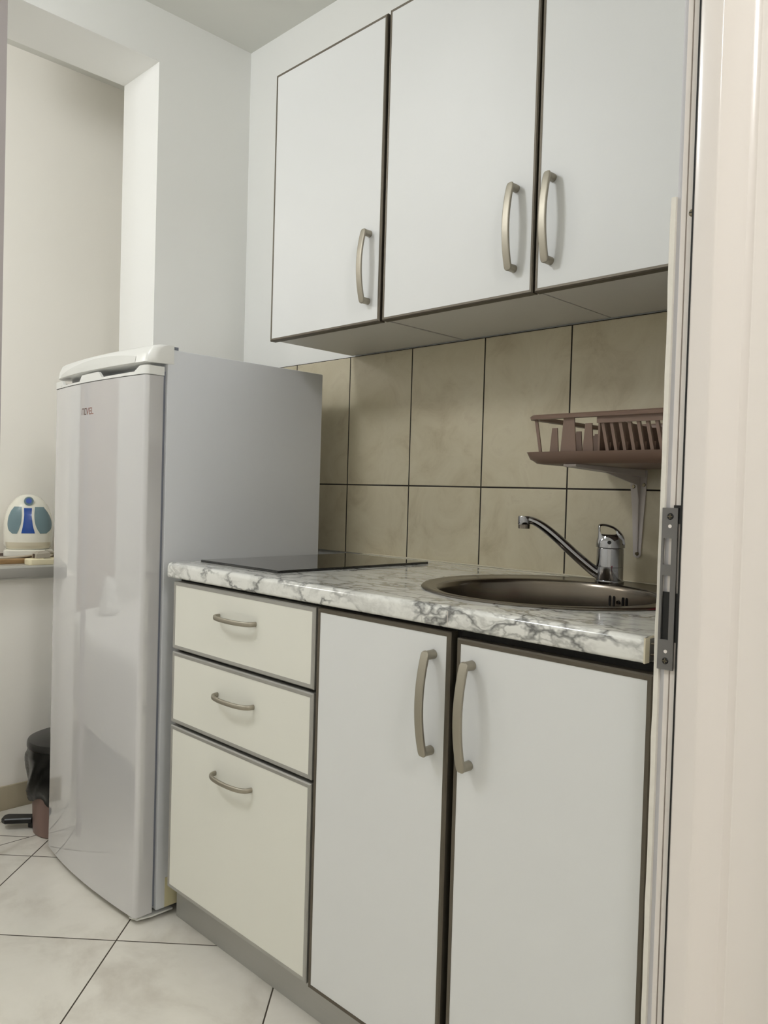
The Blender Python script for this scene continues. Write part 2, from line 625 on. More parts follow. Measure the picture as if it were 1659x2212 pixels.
obj('keeper_box', B(1.1765, 1.1866, -0.6345, -0.6326, zy(400), zy(205)), BLACK, pl, smooth=False, label='black plastic keeper behind plate')
obj('keeper_box', B(1.1800, 1.1866, -0.6345, -0.6326, zy(1660), zy(1140)), BLACK, pl, smooth=False, label='black plastic keeper behind plate')
obj('bolt_pocket', B(1.1661, 1.1759, -0.6338, -0.6328, zy(1640), zy(1130)), BLACK, pl, smooth=False, label='dark bolt pocket')
sw = thing('frame_screw', 'small dark screw head in the door frame beside the upper cabinets', 'screw', (1.1850, -0.6325, 1.361))
obj('screw_head', rod(bmesh.new(), (1.1850, -0.6325, 1.361), (1.1850, -0.6345, 1.361), 0.0048, 0.0036, n=16), SCREW, sw)
bm = B(1.1820, 1.1880, -0.6350, -0.6344, 1.3605, 1.3615)
obj('screw_slot', bm, BLACK, sw)


# ------------------------------------------------------------------ cabinets
YF_ = -0.6123        # front plane of the base fronts
YU = -0.3003         # front plane of the wall fronts


def front(parent, name, x0, x1, z0, z1, yf, panel_m, edge_m, w=0.008):
    """a laminated panel framed by a mitred metal edge profile"""
    p = obj(name, B(x0 + w * 0.6, x1 - w * 0.6, yf + 0.0006, yf + 0.018, z0 + w * 0.6, z1 - w * 0.6), panel_m, parent, smooth=False)
    bm = bmesh.new()
    c = 0.0022

    def ring(d, y):
        return [(x0 + d, y, z0 + d), (x1 - d, y, z0 + d), (x1 - d, y, z1 - d), (x0 + d, y, z1 - d)]
    loft(bm, [ring(w, yf + 0.003), ring(w, yf), ring(c, yf - 0.0004), ring(0, yf + 0.002), ring(0, yf + 0.0185), ring(w, yf + 0.0185)], False, False)
    obj('edge_profile', bm, edge_m, p, smooth=False)
    return p


def bow_handle(parent, x, zc, yf, ln=0.168):
    """vertical flat bow handle on two round posts"""
    bm = bmesh.new()
    N = 40
    pts, wa, wb = [], [], []
    for i in range(N + 1):
        t = math.sin(PI / 2 * (-1 + 2 * i / N))
        pts.append((x, yf - 0.0175 - 0.0135 * (1 - t * t), zc + t * ln / 2))
        d_ = (1 - abs(t)) * ln / 2
        e = math.sqrt(max(0.0, 1 - max(0.0, 1 - d_ / 0.0078) ** 2))
        wa.append(max(0.0004, 0.0078 * e))
        wb.append(0.0030 * max(0.35, e) if d_ < 0.002 else 0.0030)
    sweep(bm, pts, wa, wb, (1, 0, 0), n=24, square=0.62)
    h = obj('handle', bm, HANDLE, parent, sharp=40)
    bm = bmesh.new()
    for s in (-1, 1):
        z = zc + s * (ln / 2 - 0.0078)
        rod(bm, (x, yf + 0.0005, z), (x, yf - 0.0195, z), 0.0076, 0.0072, n=20)
    # posts belong to the handle: same mesh
    me = h.data
    o0 = origin_of(parent)
    t = bmesh.new()
    t.from_mesh(me)
    for v in bm.verts:
        v.co -= o0
    join(t, bm)
    bmesh.ops.recalc_face_normals(t, faces=t.faces[:])
    t.to_mesh(me)
    t.free()
    for p in me.polygons:
        p.use_smooth = True
    me.set_sharp_from_angle(angle=math.radians(40))
    return h


def drawer_handle(parent, xc, zc, yf, ln=0.128):
    bm = bmesh.new()
    pts, wa, wb = [], [], []
    N = 28
    for i in range(N + 1):
        a = PI * i / N
        cx = -math.cos(a)
        e = 0.62
        px = math.copysign(abs(cx) ** 0.9, cx)
        py = math.sin(a) ** e if 0 < i < N else 0
        pts.append((xc + px * ln / 2, yf + 0.001 - 0.027 * py, zc))
        k = abs(cx)
        wa.append(0.0050)
        wb.append(0.0034)
    sweep(bm, pts, wa, wb, (0, 0, 1), n=14, square=0.25)
    return obj('handle', bm, HANDLE, parent, sharp=50)


def carcass(parent, x0, x1, y0, y1, z0, z1, top=True, shelf=None, low=''):
    t = 0.016
    bm = bmesh.new()
    for side_, xa, xb in (('l', x0, x0 + t), ('r', x1 - t, x1)):
        box(bm, xa, xb, y0, y0 + 0.045 if side_ in low else y1, z0, z1)
        if side_ in low:          # the side is cut down under the sink bowl
            box(bm, xa, xb, y0 + 0.045, y1, z0, 0.66)
    box(bm, x0 + t, x1 - t, y0, y1, z0, z0 + t)
    box(bm, x0 + t, x1 - t, y1 - 0.004, y1, z0 + t, z1)
    if top:
        box(bm, x0 + t, x1 - t, y0, y1 - 0.004, z1 - t, z1)
    else:
        box(bm, x0 + t, x1 - t, y0, y0 + 0.035, z1 - t, z1)
    if shelf:
        box(bm, x0 + t, x1 - t, y0 + 0.02, y1 - 0.004, shelf, shelf + t)
    c_ = obj('carcass', bm, CARC, parent, smooth=False)
    bm = B(x0, x0 + t, y0 - 0.0008, y0 + 0.0002, z0, z1)  # dark strips laid over the white carcass edges to blacken the gaps
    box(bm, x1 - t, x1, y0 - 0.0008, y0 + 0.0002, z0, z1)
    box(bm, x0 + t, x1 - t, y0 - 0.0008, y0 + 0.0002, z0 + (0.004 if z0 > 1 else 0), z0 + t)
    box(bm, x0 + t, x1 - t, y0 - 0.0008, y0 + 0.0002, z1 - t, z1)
    obj('dark_gap_strip', bm, DARK, c_, smooth=False, label='dark strip blackening the gaps at the front edges')
    return c_


ZT, ZB = 0.8045, 0.1047
Z1, Z2 = 0.6487, 0.4810
# base cabinet A: drawers
dc = thing('drawer_cabinet', 'white base cabinet with three drawers next to the refrigerator', 'cabinet', (0.247, -0.30, 0.0997), 'base cabinets under the worktop')
carcass(dc, 0.0005, 0.4965, -0.5925, -0.02, 0.105, 0.811)
for z0, z1, zh in ((Z1 + 0.0035, ZT, 0.7487), (Z2 + 0.0035, Z1 - 0.0035, 0.5822), (ZB, Z2 - 0.0035, 0.4150)):
    d = front(dc, 'drawer', 0.0, 0.4943, z0, z1, YF_, LAMC, EDGE_LIT, 0.0085)
    drawer_handle(d, 0.2480, zh, YF_)
# base cabinet B: single door
bc = thing('base_cabinet', 'white base cabinet with one tall door between drawers and sink', 'cabinet', (0.66, -0.30, 0.0997), 'base cabinets under the worktop')
carcass(bc, 0.4975, 0.8220, -0.5925, -0.02, 0.105, 0.811, top=False, low='r')
d = front(bc, 'door', 0.5005, 0.8168, ZB - 0.003, ZT + 0.001, YF_, LAMW, EDGE)
bow_handle(d, 0.7825, 0.6895, YF_)
# base cabinet C: sink
sc_ = thing('sink_cabinet', 'white base cabinet under the sink beside the door frame', 'cabinet', (0.985, -0.30, 0.0997), 'base cabinets under the worktop')
carcass(sc_, 0.8230, 1.1465, -0.5925, -0.02, 0.105, 0.811, top=False, low='l')
d = front(sc_, 'door', 0.8290, 1.1480, ZB - 0.010, ZT - 0.006, YF_, LAMW, EDGE)
bow_handle(d, 0.8600, 0.6850, YF_)
# plinth
ph = thing('plinth', 'grey kickboard along the floor under the base cabinets', 'kickboard', (0.55, -0.5575, 0.0))
obj('kickboard', B(-0.044, 1.1465, -0.5600, -0.5440, 0.0, 0.1010, bev=0.0008), PLINTH, ph)
obj('return_panel', B(-0.0440, -0.0280, -0.5440, -0.10, 0.0, 0.1010), PLINTH, ph)

# wall cabinets
WC = [(-0.0804, 0.3215, 0.2835, 'white wall cabinet above the refrigerator, leftmost of three with handle at right', 2.0858),
      (0.3296, 0.7305, 0.6865, 'white wall cabinet in the middle of three above the tiled backsplash', 2.0885),
      (0.7347, 1.1465, 0.7685, 'white wall cabinet over the dish rack beside the door frame', 2.0885)]
for x0, x1, xh, lab, zt_ in WC:
    w = thing('wall_cabinet', lab, 'cabinet', ((x0 + x1) / 2, -0.14, 1.4050), 'wall cabinets above the worktop')
    carcass(w, x0 + 0.0015, x1 - 0.0 if x1 > 1 else x1 + 0.0015, YU + 0.0195, -0.0085, 1.4068, zt_ - 0.004, shelf=1.74)
    d = front(w, 'door', x0, x1, 1.4029, zt_, YU, LAMW, EDGE, 0.0065)
    bow_handle(d, xh, 1.5290 if x0 < 0 else 1.5315, YU)

# ------------------------------------------------------------------ worktop with sink hole
wt = thing('worktop', 'white and grey marbled worktop running along the base cabinets', 'worktop', (0.56, -0.3, 0.812))
W0, W1, WF, WZ0, WZ1 = -0.014, 1.1376, -0.6205, 0.8125, 0.8460
SCX, SCY, HR = 0.800, -0.290, 0.2380
bm = bmesh.new()
prof = [(-0.565, WZ0), (WF + 0.004, WZ0), (WF + 0.001, WZ0 + 0.002), (WF, WZ0 + 0.005)]
for i in range(7):
    a = PI - PI / 2 * i / 6
    prof.append((WF + 0.010 + 0.010 * math.cos(a), WZ1 - 0.010 + 0.010 * math.sin(a)))
prof.append((-0.565, WZ1))
prism(bm, prof, 'x', W0, W1)
box(bm, W0, 0.530, -0.565, -0.0085, WZ0, WZ1)
box(bm, 1.070, W1, -0.565, -0.0085, WZ0, WZ1)
n = 48
sq = []
for i in range(n):
    a = 2 * PI * i / n
    c, s = math.cos(a), math.sin(a)
    hx0, hx1, hy0, hy1 = 0.530 - SCX, 1.070 - SCX, -0.565 - SCY, -0.0085 - SCY
    k = min((hx1 if c > 0 else hx0) / c if abs(c) > 1e-6 else 9e9, (hy1 if s > 0 else hy0) / s if abs(s) > 1e-6 else 9e9)
    sq.append((SCX + c * k, SCY + s * k))
ci = [(SCX + HR * math.cos(2 * PI * i / n), SCY + HR * math.sin(2 * PI * i / n)) for i in range(n)]
loft(bm, [[(*p, WZ0) for p in ci], [(*p, WZ1) for p in ci], [(*p, WZ1) for p in sq], [(*p, WZ0) for p in sq], [(*p, WZ0) for p in ci]], False, False)
# the four corners between the octagon-sampled square and the real square
for sx, sy in ((0.530, -0.565), (1.070, -0.565), (0.530, -0.0085), (1.070, -0.0085)):
    best = sorted(range(n), key=lambda i: (sq[i][0] - sx) ** 2 + (sq[i][1] - sy) ** 2)
    i0 = best[0]
    near = [i for i in (i0 - 1, i0, (i0 + 1) % n)]
    ps = [sq[i % n] for i in near]
    ex = [p for p in ps if abs(p[0] - sx) < 1e-6]
    ey = [p for p in ps if abs(p[1] - sy) < 1e-6]
    if ex and ey:
        a = min(ex, key=lambda p: abs(p[1] - sy))
        b = min(ey, key=lambda p: abs(p[0] - sx))
        if a != b:
            for z in (WZ0, WZ1):
                bm.faces.new([bm.verts.new((sx, sy, z)), bm.verts.new((*a, z)), bm.verts.new((*b, z))])
obj('marble_top', bm, MARBLE, wt, sharp=40)
obj('joint_strip', B(0.8155, 0.8165, WF - 0.0003, WF + 0.004, WZ0 + 0.002, WZ1 - 0.008), BRACK, wt)
bm = B(W1, W1 + 0.0014, WF + 0.001, -0.0085, WZ0 + 0.001, WZ1 - 0.001)
obj('end_panel', bm, STRIKE, wt, label='grey raw end of the worktop')
bm = B(W1, W1 + 0.0022, WF, WF + 0.012, WZ0, WZ1 - 0.001)
box(bm, W1, W1 + 0.0020, WF + 0.010, -0.02, WZ1 - 0.003, WZ1 - 0.0005)
obj('end_cap', bm, KBEIGE, wt, label='cream edge strip on the worktop end')
bm = bmesh.new()
for z in (0.822, 0.836):
    sweep(bm, [(W1 + 0.001, -0.603, z), (W1 + 0.004, -0.601, z), (W1 + 0.004, -0.593, z), (W1 + 0.001, -0.591, z)], 0.0012, 0.0012, (0, 0, 1), n=8)
obj('end_clip', bm, STEEL, wt)
obj('wall_seal', B(W0, W1, -0.0145, -0.0082, WZ1, WZ1 + 0.003, bev=0.001), KBEIGE, wt, label='narrow sealant bead along the tiles')

# ------------------------------------------------------------------ hob
hb = thing('ceramic_hob', 'black glass two zone hob let into the marbled worktop', 'hob', (0.155, -0.32, WZ1))
bm = bmesh.new()
loft(bm, [rrect(0.0075, 0.300, -0.549, -0.083, 0.003, 0.8462), rrect(0.0075, 0.300, -0.549, -0.083, 0.003, 0.8505), rrect(0.0085, 0.299, -0.548, -0.084, 0.003, 0.8516)])
obj('glass_plate', bm, BLACKGLASS, hb)

# ------------------------------------------------------------------ sink
sk = thing('round_sink', 'round brushed steel sink set into the worktop under the dish rack', 'sink', (SCX, SCY, WZ1))
BCY, BR = -0.3200, 0.2000
rings = []
for r, z, cy in ((0.2500, 0.8462, SCY), (0.2510, 0.8478, SCY), (0.2485, 0.8502, SCY), (0.2440, 0.8508, SCY), (0.2390, 0.8498, SCY), (0.2320, 0.8492, -0.291),
                 (0.2120, 0.8490, -0.316), (0.2070, 0.8496, -0.3195), (0.2035, 0.8488, BCY), (0.2000, 0.8455, BCY), (0.1980, 0.8380, BCY), (0.1965, 0.8000, BCY),
                 (0.1930, 0.7400, BCY), (0.1840, 0.7130, BCY), (0.1640, 0.7000, BCY), (0.1200, 0.6960, BCY), (0.0420, 0.6930, BCY), (0.0400, 0.6880, BCY), (0.0050, 0.6870, BCY)):
    rings.append(circ(SCX, cy, z, r, 72))
basin = obj('basin', loft(bmesh.new(), rings, False, True), STEEL, sk, sharp=60)
lathe_bm = lathe(bmesh.new(), SCX, BCY, [(0.036, 0.689), (0.036, 0.692), (0.030, 0.694), (0.006, 0.694)], 28)
obj('drain', lathe_bm, CHROME, sk)


def on_bowl(x, r=BR - 0.0038):
    return Vector((x, BCY + math.sqrt(r * r - (x - SCX) ** 2), 0))


for xx in (0.8170, 0.8262, 0.8475, 0.8565):
    p = on_bowl(xx)
    nrm = Vector((p.x - SCX, p.y - BCY, 0)).normalized()
    tg = Vector((-nrm.y, nrm.x, 0))
    bm = bmesh.new()
    rg = []
    for dn in (0.0012, -0.0006):
        ring = []
        for i in range(16):
            a = 2 * PI * i / 16
            ring.append(p + nrm * dn + tg * 0.0023 * math.cos(a) + Vector((0, 0, 0.8175 + 0.0105 * math.copysign(abs(math.sin(a)) ** 0.5, math.sin(a)))))
        rg.append(ring)
    loft(bm, rg)
    obj('overflow_slot', bm, BLACK, sk, label='dark overflow slot')
p = on_bowl(0.8368)
nrm = Vector((p.x - SCX, p.y - BCY, 0)).normalized()
obj('overflow_screw', rod(bmesh.new(), (p + nrm * 0.001) + Vector((0, 0, 0.8165)), (p - nrm * 0.0025) + Vector((0, 0, 0.8165)), 0.0050, 0.0036, n=18), CHROME, sk)

# ------------------------------------------------------------------ mixer tap
TX, TY = 0.7955, -0.0900
tp = thing('mixer_tap', 'chrome single lever mixer tap with long angled spout behind the sink', 'tap', (TX, TY, 0.849))
obj('base_ring', lathe(bmesh.new(), TX, TY, [(0.0285, 0.8492), (0.0290, 0.8510), (0.0285, 0.8545), (0.0265, 0.8555)], 36), CHROME, tp)
obj('tap_body', lathe(bmesh.new(), TX, TY, [(0.0268, 0.8550), (0.0268, 0.8808), (0.0262, 0.8814), (0.0262, 0.8822), (0.0268, 0.8828), (0.0265, 0.9175), (0.0255, 0.9200)], 36), CHROME, tp)
dv = Vector((-0.86, -0.51, 0)).normalized()
sd = Vector((-dv.y, dv.x, 0))
o = Vector((TX, TY, 0))
tipd = 0.172
path = [(0.012, 0.8640), (0.026, 0.8690), (0.045, 0.8830), (0.075, 0.9080), (0.105, 0.9345), (0.128, 0.9530), (0.145, 0.9640), (0.158, 0.9695), (0.170, 0.9712)]
pts = [o + dv * a + Vector((0, 0, z)) for a, z in path]
# smooth resample
fine = []
for i in range(len(pts) - 1):
    p0, p1, p2, p3 = pts[max(i - 1, 0)], pts[i], pts[i + 1], pts[min(i + 2, len(pts) - 1)]
    for s in range(4):
        t = s / 4
        fine.append(0.5 * ((2 * p1) + (-p0 + p2) * t + (2 * p0 - 5 * p1 + 4 * p2 - p3) * t * t + (-p0 + 3 * p1 - 3 * p2 + p3) * t ** 3))
fine.append(pts[-1])
L = len(fine)
wa = [0.0125 - 0.0035 * i / L for i in range(L)]
wb = [0.0118 - 0.0045 * i / L for i in range(L)]
obj('spout', sweep(bmesh.new(), fine, wa, wb, tuple(sd), n=20, square=0.12), CHROME, tp, sharp=60)
q = o + dv * (tipd + 0.002)
a_ = obj('spout_tip', lathe(bmesh.new(), q.x, q.y, [(0.0125, 0.9610), (0.0132, 0.9625), (0.0132, 0.9760), (0.0120, 0.9785)], 28), CHROME, tp)
obj('aerator', lathe(bmesh.new(), q.x, q.y, [(0.0095, 0.9525), (0.0122, 0.9525), (0.0122, 0.9608)], 28), STEEL, tp)
hd = obj('lever_head', lathe(bmesh.new(), TX, TY, [(0.0262, 0.9205), (0.0288, 0.9212), (0.0286, 0.9260), (0.0275, 0.9360), (0.0240, 0.9440), (0.0150, 0.9468)], 36), CHROME, tp)
# loop lever: solid dome with a finger hole
outer = [(-.0270, .9262), (-.0272, .9360), (-.0245, .9450), (-.0180, .9540), (-.0090, .9615), (.0020, .9665), (.0130, .9686), (.0220, .9680), (.0255, .9645), (.0255, .9500), (.0250, .9380), (.0240, .9262), (.0080, .9255), (-.0100, .9255)]
inner = [(-.0095, .9485), (-.0105, .9500), (-.0100, .9525), (-.0080, .9560), (-.0030, .9595), (.0040, .9622), (.0125, .9640), (.0190, .9640), (.0212, .9620), (.0212, .9550), (.0205, .9495), (.0180, .9478), (.0080, .9474), (-.0040, .9476)]


def smooth_loop(ps, k=4):
    out, m_ = [], len(ps)
    for i in range(m_):
        p0, p1, p2, p3 = (Vector((*ps[(i + d) % m_], 0)) for d in (-1, 0, 1, 2))
        for s_ in range(k):
            t = s_ / k
            q_ = 0.5 * ((2 * p1) + (-p0 + p2) * t + (2 * p0 - 5 * p1 + 4 * p2 - p3) * t * t + (-p0 + 3 * p1 - 3 * p2 + p3) * t ** 3)
            out.append((q_.x, q_.y))
    return out


outer, inner = smooth_loop(outer), smooth_loop(inner)


def lring(k, w):
    rr_ = []
    for (ao, zo), (ai, zi) in zip(outer, inner):
        a_k, z_k = ai + (ao - ai) * k, zi + (zo - zi) * k
        w_k = w * (0.0240 - 0.30 * max(0, z_k - 0.9300))
        w_k = min(w_k, math.sqrt(max(0.0001, 0.0275 ** 2 - min(a_k * a_k, 0.0005))))
        rr_.append(o + dv * a_k + sd * w_k + Vector((0, 0, z_k)))
    return rr_


t = bmesh.new()
loft(t, [lring(0, -0.92), lring(0.25, -1.0), lring(0.70, -0.94), lring(0.92, -0.72), lring(1, -0.4), lring(1, 0.4), lring(0.92, 0.72), lring(0.70, 0.94), lring(0.25, 1.0), lring(0, 0.92), lring(0, -0.92)], False, False)
bmesh.ops.remove_doubles(t, verts=t.verts[:], dist=1e-6)
obj('lever', t, CHROME, tp, sharp=60)
bm = bmesh.new()
f_ = Vector((0.40, -0.90, 0)).normalized()
rod(bm, o + f_ * 0.0265 + Vector((0, 0, 0.932)), o + f_ * 0.0290 + Vector((0, 0, 0.932)), 0.0042, 0.0036, n=18)
obj('cap_screw', bm, BLACK, tp, label='small dark screw cap')

# red sponge at the back corner of the sink
sp = bmesh.new()
box(sp, 1.0345, 1.0950, -0.3780, -0.3280, 0.8515, 0.8710, bev=0.005)
tag(obj('sponge', sp, RED), 'crimson red sponge at the right rim of the sink, mostly hidden behind the door frame', 'sponge')

# ------------------------------------------------------------------ shelf bracket, drip tray, dish rack
bk = thing('shelf_bracket', 'grey metal angle bracket on the tiles carrying the dish rack', 'bracket', (0.8130, -0.008, 0.9000))
XB = 0.8130
bm = bmesh.new()
# upright against the tiles, tapering downwards
prism(bm, [(XB - 0.0200, 1.0800), (XB + 0.0165, 1.0800), (XB + 0.0155, 1.0500), (XB + 0.0085, 0.9200), (XB + 0.0080, 0.9035), (XB + 0.004, 0.8985), (XB - 0.004, 0.8985), (XB - 0.0085, 0.9035), (XB - 0.0145, 1.0000), (XB - 0.0200, 1.0500)], 'y', -0.0110, -0.0082)
obj('upright', bm, BRACK, bk)
bm = bmesh.new()
prism(bm, [(-0.0110, 1.0810), (-0.2800, 1.0810), (-0.2830, 1.0785), (-0.2800, 1.0760), (-0.0110, 1.0660)], 'x', XB - 0.0130, XB + 0.0130)
obj('arm', bm, BRACK, bk)
bm = bmesh.new()
prism(bm, [(-0.0110, 0.9100), (-0.0130, 0.9100), (-0.0155, 1.0200), (-0.0250, 1.0500), (-0.1600, 1.0720), (-0.1600, 1.0760), (-0.0110, 1.0760)], 'x', XB - 0.0016, XB + 0.0016)
obj('rib', bm, BRACK, bk)
for dx, z in ((-0.0130, 1.0465), (0.0100, 1.0500), (0.0, 0.9068)):
    s = obj('screw', rod(bmesh.new(), (XB + dx, -0.0110, z), (XB + dx, -0.0130, z), 0.0042, 0.0034, n=16), SCREW, bk)

ty0, ty1, tx0, tx1 = -0.300, -0.020, 0.7140, 1.1300
bm = bmesh.new()
loft(bm, [rrect(tx0 + 0.024, tx1 - 0.024, ty0 + 0.024, ty1 - 0.024, 0.020, 1.0812),
          rrect(tx0 + 0.016, tx1 - 0.016, ty0 + 0.016, ty1 - 0.016, 0.026, 1.0825),
          rrect(tx0 + 0.012, tx1 - 0.012, ty0 + 0.012, ty1 - 0.012, 0.028, 1.0860),
          rrect(tx0 + 0.006, tx1 - 0.006, ty0 + 0.006, ty1 - 0.006, 0.030, 1.0900),
          rrect(tx0 + 0.001, tx1 - 0.001, ty0 + 0.001, ty1 - 0.001, 0.034, 1.1010),
          rrect(tx0, tx1, ty0, ty1, 0.034, 1.1032),
          rrect(tx0 + 0.004, tx1 - 0.004, ty0 + 0.004, ty1 - 0.004, 0.032, 1.1032),
          rrect(tx0 + 0.010, tx1 - 0.010, ty0 + 0.010, ty1 - 0.010, 0.028, 1.0920),
          rrect(tx0 + 0.018, tx1 - 0.018, ty0 + 0.018, ty1 - 0.018, 0.024, 1.0865)], True, True)
tag(obj('drip_tray', bm, TAUPE, sharp=50), 'taupe brown plastic drip tray resting on the wall bracket', 'tray')

rk = thing('dish_rack', 'taupe brown plastic dish rack standing in its drip tray', 'dish rack', (0.93, -0.16, 1.0868))
rx0, rx1, ry0, ry1 = 0.7220, 1.1230, -0.2960, -0.0300
bm = bmesh.new()
loft(bm, [rrect(rx0, rx1, ry0, ry1, 0.026, 1.1645), rrect(rx0 - 0.001, rx1 + 0.001, ry0 - 0.001, ry1 + 0.001, 0.026, 1.1700), rrect(rx0 + 0.002, rx1 - 0.002, ry0 + 0.002, ry1 - 0.002, 0.025, 1.1730),
          rrect(rx0 + 0.010, rx1 - 0.010, ry0 + 0.010, ry1 - 0.010, 0.020, 1.1730), rrect(rx0 + 0.013, rx1 - 0.013, ry0 + 0.013, ry1 - 0.013, 0.018, 1.1690), rrect(rx0 + 0.013, rx1 - 0.013, ry0 + 0.013, ry1 - 0.013, 0.018, 1.1645),
          rrect(rx0, rx1, ry0, ry1, 0.026, 1.1645)], False, False)
obj('top_rim', bm, TAUPE, rk, sharp=50)
bm = bmesh.new()
for i in range(13):
    x = 0.762 + i * 0.028
    box(bm, x, x + 0.006, ry0 + 0.016, ry1 - 0.016, 1.0870, 1.0910)
for y in (ry0 + 0.016, -0.165, ry1 - 0.022):
    box(bm, 0.762, 1.100, y, y + 0.006, 1.0870, 1.0912)
obj('base_grid', bm, TAUPE, rk, smooth=False)


def slat(x0b, x1b, x0t, x1t, y, zb_, zt_, th=0.0025, dy=0.0):
    bm = bmesh.new()
    loft(bm, [[(x0b, y, zb_), (x1b, y, zb_), (x1b, y + th, zb_), (x0b, y + th, zb_)],
              [(x0t, y + dy, zt_), (x1t, y + dy, zt_), (x1t, y + dy + th, zt_), (x0t, y + dy + th, zt_)]])
    return bm


bm = slat(0.7500, 0.7560, 0.7360, 0.7425, ry0 + 0.010, 1.0910, 1.1650)
obj('post', bm, TAUPE, rk, smooth=False)
for y in (ry0 + 0.006, ry1 - 0.012):
    obj('wide_slat', slat(0.7960, 0.8310, 0.8020, 0.8240, y, 1.0910, 1.1660), TAUPE, rk, smooth=False)
for y in (ry0 + 0.012, -0.20, -0.13):
    for a, b in ((0.7690, 0.7900), (0.8385, 0.8620)):
        obj('cutlery_slat', slat(a, b, a + 0.005, b - 0.005, y, 1.0910, 1.1480 if a < 0.8 else 1.1540), TAUPE, rk, smooth=False)
bm = slat(0.766, 0.862, 0.766, 0.862, -0.128, 1.0910, 1.1450)
obj('cutlery_back', bm, TAUPE, rk, smooth=False)
bm = bmesh.new()
prism(bm, [(ry0 + 0.012, 1.0910), (-0.05, 1.0910), (-0.05, 1.1600), (ry0 + 0.012, 1.1650)], 'x', 0.8700, 0.8740)
obj('partition', bm, TAUPE, rk, smooth=False)
obj('side_band', B(0.8700, rx1 - 0.012, ry0 + 0.006, ry0 + 0.009, 1.1530, 1.1650), TAUPE, rk, smooth=False)
obj('side_band', B(0.8700, rx1 - 0.012, ry1 - 0.009, ry1 - 0.006, 1.1530, 1.1650), TAUPE, rk, smooth=False)
for i in range(14):
    x = 0.8810 + i * 0.0168
    for y in (ry0 + 0.0095, ry1 - 0.016):
        obj('plate_divider', slat(x + 0.0095, x + 0.0155, x - 0.0045, x + 0.0015, y, 1.091, 1.1540, 0.006), TAUPE, rk, smooth=False)
bm = bmesh.new()
for i in range(14):
    x = 0.8810 + i * 0.0168
    box(bm, x + 0.0095, x + 0.0125, ry0 + 0.016, ry1 - 0.016, 1.091, 1.1190)
obj('plate_ridge', bm, TAUPE, rk, smooth=False)

# ------------------------------------------------------------------ refrigerator
fx0, fx1 = -0.5720, -0.0600
fr = thing('refrigerator', 'white single door refrigerator with curved glossy front left of the drawers', 'refrigerator', (-0.316, -0.38, 0.0))
obj('cabinet_body', B(fx0, fx1, -0.6050, -0.1330, 0.0205, 1.3365, bev=0.003), FRIDGE, fr)
obj('door_gasket', B(fx0 + 0.014, fx1 - 0.010, -0.6135, -0.6045, 0.03, 1.285), GASK, fr)


def fy(x):
    t = (x + 0.30) / 0.26
    return -0.6675 + (0.0185 if t < 0 else 0.0125) * t * t


def door_outline(z, inset=0.0, x0=-0.5750, x1=-0.0640, back=-0.6130):
    """plan outline of the bowed door: rounded front corners"""
    pts = []
    N = 28
    cr = 0.012
    xs = [x0 + cr + (x1 - x0 - 2 * cr) * i / N for i in range(N + 1)]
    pts.append((x0 + inset, back, z))
    ya = fy(x0 + cr)
    for i in range(5):
        a = PI + PI / 2 * i / 5
        pts.append((x0 + cr + (cr - inset) * math.cos(a), ya + cr + (cr - inset) * math.sin(a), z))
    for x in xs:
        pts.append((x, fy(x) + inset, z))
    yb = fy(x1 - cr)
    for i in range(1, 6):
        a = 1.5 * PI + PI / 2 * i / 5
        pts.append((x1 - cr + (cr - inset) * math.cos(a), yb + cr + (cr - inset) * math.sin(a), z))
    pts.append((x1 - inset, back, z))
    return pts


dr = obj('door', loft(bmesh.new(), [door_outline(0.0165, 0.002), door_outline(0.0185), door_outline(1.2720), door_outline(1.2740, 0.0015)]), FRDOOR, fr, sharp=25)
obj('bottom_trim', loft(bmesh.new(), [door_outline(0.0135, 0.006), door_outline(0.0163, 0.003)]), FRPLAST, dr)
# top band with two finger notches
cols = [(-0.5770, 1.2922), (-0.5186, 1.2925), (-0.4990, 1.2790), (-0.3870, 1.2790), (-0.3720, 1.2935), (-0.2790, 1.2945), (-0.2610, 1.2800), (-0.1110, 1.2815), (-0.0890, 1.2935), (-0.0620, 1.2942)]


def top_at(x):
    for (a, za), (b, zb_) in zip(cols, cols[1:]):
        if a <= x <= b:
            return za + (zb_ - za) * (x - a) / (b - a)
    return cols[0][1] if x < cols[0][0] else cols[-1][1]


def band_rows(x0=-0.5765, x1=-0.0625):
    xs = set()
    for i in range(41):
        xs.add(round(x0 + 0.0125 + (x1 - x0 - 0.025) * i / 40, 5))
    for c in cols:
        if x0 + 0.0125 < c[0] < x1 - 0.0125:
            xs.add(round(c[0], 5))
    return sorted(xs)


plan = []
cr = 0.0125
x0, x1 = -0.5765, -0.0625
plan.append((x0, -0.612))
ya = fy(x0 + cr) - 0.0012
for i in range(5):
    a = PI + PI / 2 * i / 5
    plan.append((x0 + cr + cr * math.cos(a), ya + cr + cr * math.sin(a)))
for x in band_rows():
    plan.append((x, fy(x) - 0.0012))
yb = fy(x1 - cr) - 0.0012
for i in range(1, 6):
    a = 1.5 * PI + PI / 2 * i / 5
    plan.append((x1 - cr + cr * math.cos(a), yb + cr + cr * math.sin(a)))
plan.append((x1, -0.612))
bm = bmesh.new()
rows = [[], [], [], []]
cxm, cym = (x0 + x1) / 2, -0.60
for x, y in plan:
    tz = top_at(x)
    d = Vector((cxm - x, cym - y, 0))
    inx = x + max(-1, min(1, d.x * 40)) * (0.006 if (x < x0 + cr or x > x1 - cr) else 0)
    iny = y + 0.007 if y < -0.625 else y
    rows[0].append((x, y, 1.2740))
    rows[1].append((x, y, tz))
    rows[2].append((inx, iny, tz))
    rows[3].append((inx, iny, 1.2740))
loft(bm, rows, False, False, closed=False)
